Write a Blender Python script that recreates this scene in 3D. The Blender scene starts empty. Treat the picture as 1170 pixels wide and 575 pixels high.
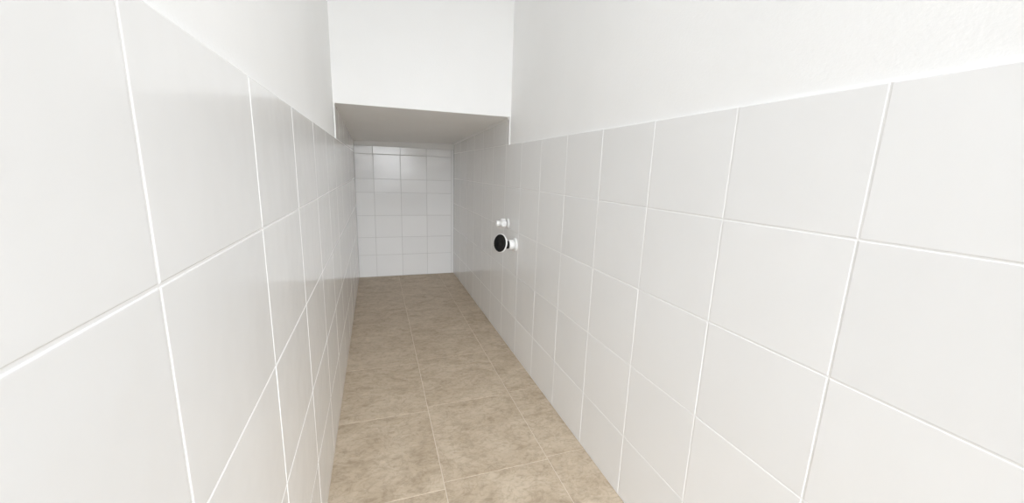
import bpy, bmesh, math, random
from mathutils import Vector, Matrix
random.seed(7)
SC = bpy.context.scene
COL = SC.collection

# ------------------------------------------------------------------ sizes (metres)
W = 0.7584          # clear width between the tiled faces
D = 3.245           # depth of the far tiled wall
LY = 1.838          # where the low recess begins
LZ = 1.125          # underside of the bulkhead at its front edge
Y0 = -1.0           # entrance end of the corridor, behind the camera
H = 2.42            # corridor ceiling
T = 0.0055           # tile thickness proud of the plaster

# ------------------------------------------------------------------ materials
def new_mat(name):
    m = bpy.data.materials.new(name); m.use_nodes = True
    nt = m.node_tree
    b = nt.nodes['Principled BSDF']
    return m, nt, b

def simple(name, col, rough=0.5, metal=0.0, coat=0.0, spec=0.5):
    m, nt, b = new_mat(name)
    b.inputs['Base Color'].default_value = (*col, 1)
    b.inputs['Roughness'].default_value = rough
    b.inputs['Metallic'].default_value = metal
    b.inputs['Coat Weight'].default_value = coat
    b.inputs['Specular IOR Level'].default_value = spec
    return m

def noise(nt, vec, scale, detail=4, rough=0.55, dist=0.0):
    n = nt.nodes.new('ShaderNodeTexNoise')
    n.inputs['Scale'].default_value = scale
    n.inputs['Detail'].default_value = detail
    n.inputs['Roughness'].default_value = rough
    n.inputs['Distortion'].default_value = dist
    if vec is not None: nt.links.new(vec, n.inputs['Vector'])
    return n

def bump(nt, b, h, strength, dist):
    bp = nt.nodes.new('ShaderNodeBump')
    bp.inputs['Strength'].default_value = strength
    bp.inputs['Distance'].default_value = dist
    nt.links.new(h, bp.inputs['Height']); nt.links.new(bp.outputs[0], b.inputs['Normal'])

def ramp(nt, fac, stops):
    r = nt.nodes.new('ShaderNodeValToRGB')
    e = r.color_ramp.elements
    while len(e) < len(stops): e.new(0.5)
    for k, (p, c) in enumerate(stops):
        e[k].position = p; e[k].color = (*c, 1)
    nt.links.new(fac, r.inputs['Fac'])
    return r

def plaster_mat():
    m, nt, b = new_mat('white_plaster')
    tc = nt.nodes.new('ShaderNodeTexCoord')
    n = noise(nt, tc.outputs['Object'], 3.0, 3)
    r = ramp(nt, n.outputs['Fac'], [(0.3, (0.885, 0.885, 0.88)), (0.7, (0.91, 0.91, 0.905))])
    nt.links.new(r.outputs[0], b.inputs['Base Color'])
    b.inputs['Roughness'].default_value = 0.85
    b.inputs['Specular IOR Level'].default_value = 0.25
    n2 = noise(nt, tc.outputs['Object'], 180.0, 3)
    bump(nt, b, n2.outputs['Fac'], 0.18, 0.002)
    return m

def glaze_mat():
    m, nt, b = new_mat('glazed_white_tile')
    tc = nt.nodes.new('ShaderNodeTexCoord'); g = nt.nodes.new('ShaderNodeNewGeometry')
    n = noise(nt, tc.outputs['Object'], 2.2, 2)
    r = ramp(nt, n.outputs['Fac'], [(0.3, (0.825, 0.826, 0.825)), (0.7, (0.848, 0.848, 0.846))])
    # small differences of glaze from tile to tile
    mr = nt.nodes.new('ShaderNodeMapRange')
    mr.inputs['To Min'].default_value = 0.975; mr.inputs['To Max'].default_value = 1.015
    nt.links.new(g.outputs['Random Per Island'], mr.inputs['Value'])
    mx = nt.nodes.new('ShaderNodeVectorMath'); mx.operation = 'SCALE'
    nt.links.new(r.outputs[0], mx.inputs[0]); nt.links.new(mr.outputs[0], mx.inputs['Scale'])
    nt.links.new(mx.outputs[0], b.inputs['Base Color'])
    b.inputs['Roughness'].default_value = 0.15
    b.inputs['Specular IOR Level'].default_value = 0.4
    n2 = noise(nt, tc.outputs['Object'], 9.0, 2)
    bump(nt, b, n2.outputs['Fac'], 0.1, 0.01)
    return m

def stone_mat():
    m, nt, b = new_mat('beige_stone_tile')
    tc = nt.nodes.new('ShaderNodeTexCoord'); g = nt.nodes.new('ShaderNodeNewGeometry')
    off = nt.nodes.new('ShaderNodeVectorMath'); off.operation = 'SCALE'
    off.inputs[0].default_value = (13.0, 7.0, 29.0)
    nt.links.new(g.outputs['Random Per Island'], off.inputs['Scale'])
    add = nt.nodes.new('ShaderNodeVectorMath'); add.operation = 'ADD'
    nt.links.new(tc.outputs['Object'], add.inputs[0]); nt.links.new(off.outputs[0], add.inputs[1])
    mp = nt.nodes.new('ShaderNodeMapping'); mp.inputs['Scale'].default_value = (0.85, 1.25, 1)
    mp.inputs['Rotation'].default_value = (0, 0, 0.5)
    nt.links.new(add.outputs[0], mp.inputs['Vector'])
    big = noise(nt, mp.outputs[0], 9.0, 8, 0.62, 0.9)
    r1 = ramp(nt, big.outputs['Fac'], STONE)
    fine = noise(nt, mp.outputs[0], 55.0, 6, 0.65, 0.6)
    r2 = ramp(nt, fine.outputs['Fac'], [(0.32, (0.80, 0.79, 0.77)), (0.52, (1, 1, 1)), (0.72, (1.06, 1.06, 1.05))])
    mul = nt.nodes.new('ShaderNodeVectorMath'); mul.operation = 'MULTIPLY'
    nt.links.new(r1.outputs[0], mul.inputs[0]); nt.links.new(r2.outputs[0], mul.inputs[1])
    # thin darker veins
    v = noise(nt, mp.outputs[0], 16.0, 5, 0.6, 1.6)
    r3 = ramp(nt, v.outputs['Fac'], [(0.465, (1, 1, 1)), (0.5, (0.86, 0.845, 0.82)), (0.535, (1, 1, 1))])
    mul2 = nt.nodes.new('ShaderNodeVectorMath'); mul2.operation = 'MULTIPLY'
    nt.links.new(mul.outputs[0], mul2.inputs[0]); nt.links.new(r3.outputs[0], mul2.inputs[1])
    nt.links.new(mul2.outputs[0], b.inputs['Base Color'])
    b.inputs['Roughness'].default_value = 0.5
    b.inputs['Specular IOR Level'].default_value = 0.35
    bump(nt, b, fine.outputs['Fac'], 0.1, 0.002)
    return m

STONE = [(0.28, (0.405, 0.322, 0.228)), (0.48, (0.505, 0.415, 0.312)), (0.72, (0.60, 0.508, 0.396))]
M_PLASTER = plaster_mat()
M_TILE = glaze_mat()
M_STONE = stone_mat()
M_GROUT = simple('white_tile_grout', (0.86, 0.86, 0.855), 0.8, spec=0.2)
M_GROUT_GREY = simple('grey_tile_grout', (0.60, 0.60, 0.59), 0.8, spec=0.2)
M_FLOORGROUT = simple('pale_beige_grout', (0.70, 0.62, 0.52), 0.85, spec=0.2)
M_PLASTIC = simple('white_plastic', (0.86, 0.86, 0.85), 0.28)
M_SHADED_CHROME = simple('shaded_chrome', (0.55, 0.55, 0.55), 0.3, metal=1.0)  # grey stands in for the shade between nut and rosette
M_RUBBER = simple('black_rubber', (0.006, 0.006, 0.0065), 0.5, spec=0.3)
M_CAULK = simple('white_caulk', (0.86, 0.86, 0.85), 0.6)

# ------------------------------------------------------------------ mesh helpers
def finish(name, bm, mats, parent=None, smooth=False):
    bmesh.ops.recalc_face_normals(bm, faces=bm.faces)
    me = bpy.data.meshes.new(name); bm.to_mesh(me); bm.free()
    for m in (mats if isinstance(mats, (list, tuple)) else [mats]): me.materials.append(m)
    if smooth:
        for p in me.polygons: p.use_smooth = True
    o = bpy.data.objects.new(name, me); COL.objects.link(o)
    if parent: o.parent = parent
    return o

def structure(o):
    o['kind'] = 'structure'; return o

def hexa(bm, pts, mat=0):
    """eight corners: bottom ring then top ring"""
    v = [bm.verts.new(p) for p in pts]
    for f in ((3, 2, 1, 0), (4, 5, 6, 7), (0, 1, 5, 4), (1, 2, 6, 5), (2, 3, 7, 6), (3, 0, 4, 7)):
        bm.faces.new([v[k] for k in f]).material_index = mat

def box(bm, x0, x1, y0, y1, z0, z1, mat=0):
    hexa(bm, [(x0, y0, z0), (x1, y0, z0), (x1, y1, z0), (x0, y1, z0),
              (x0, y0, z1), (x1, y0, z1), (x1, y1, z1), (x0, y1, z1)], mat)

def tile(bm, f, u0, u1, v0, v1, depth, bev, mat=0, tilt=0.0):
    """a tile with a pillowed edge; f maps (u, v, height) into space"""
    rings = [(0.0, 0.0), (0.0, depth - bev), (0.35 * bev, depth - 0.32 * bev), (bev, depth - 0.04 * bev), (1.8 * bev, depth)]
    a, b = random.uniform(-tilt, tilt), random.uniform(-tilt, tilt)
    prev = None
    for ins, h in rings:
        pts = []
        for (u, v) in ((u0 + ins, v0 + ins), (u1 - ins, v0 + ins), (u1 - ins, v1 - ins), (u0 + ins, v1 - ins)):
            k = (a * (u - (u0 + u1) / 2) + b * (v - (v0 + v1) / 2)) if h > 0 else 0
            pts.append(bm.verts.new(f(u, v, h + k)))
        if prev:
            for i in range(4):
                bm.faces.new((prev[i], prev[(i + 1) % 4], pts[(i + 1) % 4], pts[i])).material_index = mat
        else:
            bm.faces.new(pts[::-1]).material_index = mat
        prev = pts
    bm.faces.new(prev).material_index = mat

def tile_grid(bm, f, us, vs, gu, gv, depth, bev, tilt=0.0012):
    for i in range(len(us) - 1):
        for j in range(len(vs) - 1):
            tile(bm, f, us[i] + gu / 2, us[i + 1] - gu / 2, vs[j] + gv / 2, vs[j + 1] - gv / 2, depth, bev, 0, tilt)

def slab(bm, f, u0, u1, v0, v1, h0, h1, mat):
    hexa(bm, [f(u0, v0, h0), f(u1, v0, h0), f(u1, v1, h0), f(u0, v1, h0),
              f(u0, v0, h1), f(u1, v0, h1), f(u1, v1, h1), f(u0, v1, h1)], mat)

def lathe(bm, prof, seg=32, mat=0, M=Matrix()):
    """profile (radius, height) swept about local z"""
    rings = []
    for r, h in prof:
        if r < 1e-6: rings.append([bm.verts.new(M @ Vector((0, 0, h)))])
        else: rings.append([bm.verts.new(M @ Vector((r * math.cos(2 * math.pi * k / seg), r * math.sin(2 * math.pi * k / seg), h))) for k in range(seg)])
    for a, b in zip(rings, rings[1:]):
        for k in range(seg):
            n = (k + 1) % seg
            if len(a) == 1 and len(b) == 1: continue
            if len(a) == 1: fc = (a[0], b[n], b[k])
            elif len(b) == 1: fc = (a[k], a[n], b[0])
            else: fc = (a[k], a[n], b[n], b[k])
            bm.faces.new(fc).material_index = mat

# ------------------------------------------------------------------ floor
floor_bm = bmesh.new()
box(floor_bm, -0.12, W + 0.12, Y0 - 0.1, D + 0.12, -0.12, -0.0012, 1)
ff = lambda u, v, h: (u, v, -0.004 + h)
def fcol(x0, x1, ys):
    ys = [y for y in ys if Y0 - 0.1 < y < D]
    ys = [Y0] + ys + [D]
    for a, b in zip(ys, ys[1:]):
        if b - a < 0.02: continue
        tile(floor_bm, ff, x0 + (0.0011 if x0 > 0.01 else 0), x1 - (0.0011 if x1 < W - 0.01 else 0), a + 0.0011, b - 0.0011, 0.004, 0.0006, 0)
fcol(0.0, 0.3035, [-0.959 + 0.379 * 1 + 0.379 * k - 0.001 for k in range(0, 11)])
fcol(0.3035, 0.627, [-0.94 + 0.3800 * k for k in range(0, 11)])
fcol(0.627, W, [-0.555 + 0.3815 * k for k in range(0, 10)])
floor = structure(finish('floor', floor_bm, [M_STONE, M_FLOORGROUT]))

# ------------------------------------------------------------------ side walls: plaster body + tiled wainscot
def left_f(u, v, h): return (-T + h, u, v)
def right_f(u, v, h): return (W + T - h, u, v)
ZL = [0.002, 0.193, 0.378, 0.581, 0.786, 0.984]
ZR = [0.002, 0.184, 0.391, 0.598, 0.8005, 1.0]
YL = [Y0] + [0.3355 + 0.2778 * k for k in range(-4, 11) if 0.3355 + 0.2778 * k > Y0 + 0.03] + [D]
YR = [Y0] + [0.3377 + 0.21998 * k for k in range(-6, 14) if 0.3377 + 0.21998 * k > Y0 + 0.03] + [D]

def side(name, f, xs, ys, zs):
    bm = bmesh.new()
    box(bm, xs[0], xs[1], Y0 - 0.1, D + 0.12, -0.12, H + 0.1)
    w = structure(finish(name, bm, M_PLASTER))
    bm = bmesh.new()
    tile_grid(bm, f, ys, zs, 0.0024, 0.0022, T, 0.0011)
    # the row above the wainscot line runs only inside the recess, up to its ceiling
    yn = [LY] + [y for y in ys if y > LY + 0.03]
    tile_grid(bm, f, yn, [zs[-1], 1.16], 0.0024, 0.0022, T, 0.0011)
    slab(bm, f, Y0, D, 0.0, zs[-1] - 0.0006, 0.0, T - 0.0008, 1)
    slab(bm, f, LY + 0.0006, D, zs[-1] - 0.0006, 1.16, 0.0, T - 0.0008, 1)
    c = finish('wall_tiles', bm, [M_TILE, M_GROUT], w)
    return w
wall_left = side('wall_left', left_f, (-T - 0.11, -T), YL, ZL)
wall_right = side('wall_right', right_f, (W + T, W + T + 0.11), YR, ZR)

# ------------------------------------------------------------------ far wall of the recess
bm = bmesh.new()
box(bm, -T, W + T, D + T, D + 0.12, -0.12, H)
wall_back = structure(finish('wall_back', bm, M_PLASTER))
def back_f(u, v, h): return (u, D + T - h, v)
bm = bmesh.new()
XB = [0.001, 0.135, 0.3365, 0.5375, 0.737]
ZB = [0.002, 0.1805, 0.3235, 0.4985, 0.678, 0.782, 0.9695, 1.030]
tile_grid(bm, back_f, XB, ZB, 0.0026, 0.0024, T, 0.0014, 0.009)
tile_grid(bm, back_f, [0.737, W - 0.001], [0.002, 1.030], 0.0032, 0.003, T, 0.0014, 0.0)
slab(bm, back_f, 0.0, W, 0.0, 1.0295, 0.0, T - 0.0013, 1)
finish('wall_tiles', bm, [M_TILE, M_GROUT_GREY], wall_back)

# ------------------------------------------------------------------ bulkhead over the recess, with a slightly falling underside
bm = bmesh.new()
x0, x1 = -T, W + T
hexa(bm, [(x0, LY, LZ), (x1, LY, LZ), (x1, D + T, 1.080), (x0, D + T, 1.060),
          (x0, LY, H), (x1, LY, H), (x1, D + T, H), (x0, D + T, H)])
# softened plaster arris along the front edge
e = [ed for ed in bm.edges if all(abs(v.co.y - LY) < 1e-5 and abs(v.co.z - LZ) < 1e-5 for v in ed.verts)]
bmesh.ops.bevel(bm, geom=e, offset=0.002, segments=3, affect='EDGES', profile=0.5)
wall_bulkhead = structure(finish('wall_bulkhead', bm, M_PLASTER))

# caulk bead along the right ceiling edge of the recess
bm = bmesh.new()
hexa(bm, [(W - 0.010, LY + 0.01, LZ - 0.0005), (W + 0.001, LY + 0.01, LZ - 0.012), (W + 0.001, D, 1.066), (W - 0.010, D, 1.0795),
          (W - 0.010, LY + 0.01, LZ + 0.01), (W + 0.001, LY + 0.01, LZ + 0.01), (W + 0.001, D, 1.09), (W - 0.010, D, 1.09)])
structure(finish('trim_1', bm, M_CAULK))

# ------------------------------------------------------------------ corridor ceiling and entrance wall with its open doorway
bm = bmesh.new(); box(bm, -T, W + T, Y0, LY, H, H + 0.1)
structure(finish('ceiling', bm, M_PLASTER))
bm = bmesh.new()
box(bm, -T, 0.02, Y0 - 0.1, Y0, 0.0, H + 0.1)
box(bm, W - 0.02, W + T, Y0 - 0.1, Y0, 0.0, H + 0.1)
box(bm, 0.02, W - 0.02, Y0 - 0.1, Y0, 1.90, H + 0.1)  # door head out of view, lowered to shade the bulkhead face
structure(finish('wall_front', bm, M_PLASTER))

# ------------------------------------------------------------------ fittings on the right wall
def thing(name, label, cat, loc, rot=None):
    o = bpy.data.objects.new(name, None); COL.objects.link(o)
    o.empty_display_size = 0.05
    o.location = loc
    if rot: o.rotation_euler = rot
    o['label'] = label; o['category'] = cat
    return o

AX = (0, -math.pi / 2, 0)                   # local +z points out of the right wall (-x)

# water stub: rosette, hexagonal nut, capped nozzle
t = thing('water_valve', 'small white capped water valve on right wall, above the black-ended drain pipe', 'valve', (W, 1.814, 0.623), AX)
bm = bmesh.new()
lathe(bm, [(0.0, 0.0), (0.0245, 0.0), (0.0245, 0.002), (0.021, 0.0055), (0.014, 0.0075), (0.0, 0.0075)], 40)
finish('escutcheon', bm, M_PLASTIC, t, True)
bm = bmesh.new()
lathe(bm, [(0.0, 0.004), (0.0135, 0.004), (0.0135, 0.020), (0.0, 0.020)], 28)
finish('pipe_stub', bm, M_SHADED_CHROME, t, True)['label'] = 'metal pipe stub, greyed for the shade behind the nut'
bm = bmesh.new()
lathe(bm, [(0.0, 0.014), (0.021, 0.014), (0.0245, 0.016), (0.0245, 0.036), (0.021, 0.038), (0.0, 0.038)], 6)
bmesh.ops.bevel(bm, geom=[e for e in bm.edges], offset=0.0008, segments=2, affect='EDGES')
finish('hex_nut', bm, M_PLASTIC, t)
bm = bmesh.new()
lathe(bm, [(0.0, 0.036), (0.0115, 0.036), (0.0115, 0.043), (0.0140, 0.044), (0.0140, 0.058), (0.0125, 0.0605), (0.0, 0.0608)], 28)
finish('end_cap', bm, M_PLASTIC, t, True)

# drain: rosette, threaded nut, flared socket with black rubber seal, turned a little towards the entrance
t = thing('drain_pipe', 'white plastic drain pipe with flared end and round black rubber seal on right wall', 'drain pipe', (W, 1.698, 0.539), AX)
bm = bmesh.new()
lathe(bm, [(0.0, 0.0), (0.032, 0.0), (0.032, 0.003), (0.029, 0.006), (0.020, 0.0075), (0.0, 0.0075)], 44)
finish('escutcheon', bm, M_PLASTIC, t, True)
bm = bmesh.new()
lathe(bm, [(0.0, 0.0065), (0.0185, 0.0065), (0.0185, 0.0115), (0.0225, 0.0115), (0.0235, 0.013), (0.0235, 0.030), (0.0215, 0.033), (0.0, 0.033)], 36)
finish('pipe_nut', bm, M_PLASTIC, t, True)
bm = bmesh.new()
lathe(bm, [(0.0, 0.030), (0.019, 0.030), (0.019, 0.046), (0.0, 0.046)], 36)
finish('rubber_ring', bm, M_RUBBER, t, True)['label'] = 'black rubber ring'
A = Matrix.Translation((0.004, 0.011, 0.045)) @ Matrix.Rotation(math.radians(24), 4, 'X') @ Matrix.Rotation(math.radians(8), 4, 'Y')
bm = bmesh.new()
lathe(bm, [(0.0, 0.0), (0.020, 0.0), (0.022, 0.004), (0.0225, 0.012), (0.034, 0.022), (0.0425, 0.027), (0.0432, 0.034), (0.0405, 0.0348), (0.0, 0.030)], 48, 0, A)
finish('socket', bm, M_PLASTIC, t, True)
bm = bmesh.new()
lathe(bm, [(0.0, 0.0285), (0.0402, 0.0285), (0.0410, 0.0350), (0.0390, 0.0375), (0.0345, 0.0375), (0.0300, 0.0352), (0.0150, 0.0345), (0.0125, 0.0375), (0.0, 0.0385)], 48, 0, A)
finish('rubber_seal', bm, M_RUBBER, t, True)['label'] = 'round black rubber seal'

# ------------------------------------------------------------------ light: added fill over the corridor, daylight through the doorway behind
def area(name, loc, rot, sx, sy, power, col=(1, 1, 1)):
    l = bpy.data.lights.new(name, 'AREA'); l.shape = 'RECTANGLE'; l.size = sx; l.size_y = sy
    l.energy = power; l.color = col
    o = bpy.data.objects.new(name, l); COL.objects.link(o); o.location = loc; o.rotation_euler = rot
    return o
area('corridor_fill', (W / 2, 0.15, H - 0.02), (0, 0, 0), 0.45, 0.9, 6.0, (0.928, 0.962, 1.0))  # unseen fill added to brighten the near walls, no fixture

sl = bpy.data.lights.new('sun', 'SUN'); sl.energy = 8.9; sl.angle = math.radians(50); sl.color = (0.928, 0.962, 1.0)
so = bpy.data.objects.new('sun', sl); COL.objects.link(so)
so.location = (W / 2, -4.0, 2.6); so.rotation_euler = (math.radians(90 - 25), 0, 0)   # daylight falling in through the doorway

world = bpy.data.worlds.new('daylight'); SC.world = world; world.use_nodes = True
bg = world.node_tree.nodes['Background']
bg.inputs['Color'].default_value = (0.97, 0.985, 1.0, 1); bg.inputs['Strength'].default_value = 0.5

# ------------------------------------------------------------------ camera
F_PX = 446.32
yaw, pit, rol = 0.337004, -0.202355, 0.034139
fwd = Vector((math.sin(yaw) * math.cos(pit), math.cos(yaw) * math.cos(pit), math.sin(pit)))
rt = Vector((math.cos(yaw), -math.sin(yaw), 0)); up = rt.cross(fwd)
r2 = rt * math.cos(rol) + up * math.sin(rol); u2 = -rt * math.sin(rol) + up * math.cos(rol)
cd = bpy.data.cameras.new('camera'); cam = bpy.data.objects.new('camera', cd); COL.objects.link(cam)
cd.sensor_fit = 'HORIZONTAL'; cd.sensor_width = 36.0; cd.lens = F_PX / 1170 * 36.0
cd.clip_start = 0.01; cd.clip_end = 100
M = Matrix((r2, u2, -fwd)).transposed().to_4x4()
M.translation = Vector((0.148846, 0.0, 0.874646))
cam.matrix_world = M
SC.camera = cam

SC.view_settings.view_transform = 'Standard'
SC.view_settings.look = 'None'
SC.view_settings.gamma = 1.0
SC.view_settings.use_curve_mapping = False
SC.view_settings.exposure = 0.0
SC.cycles.max_bounces = 16
SC.cycles.diffuse_bounces = 12
SC.cycles.use_denoising = True
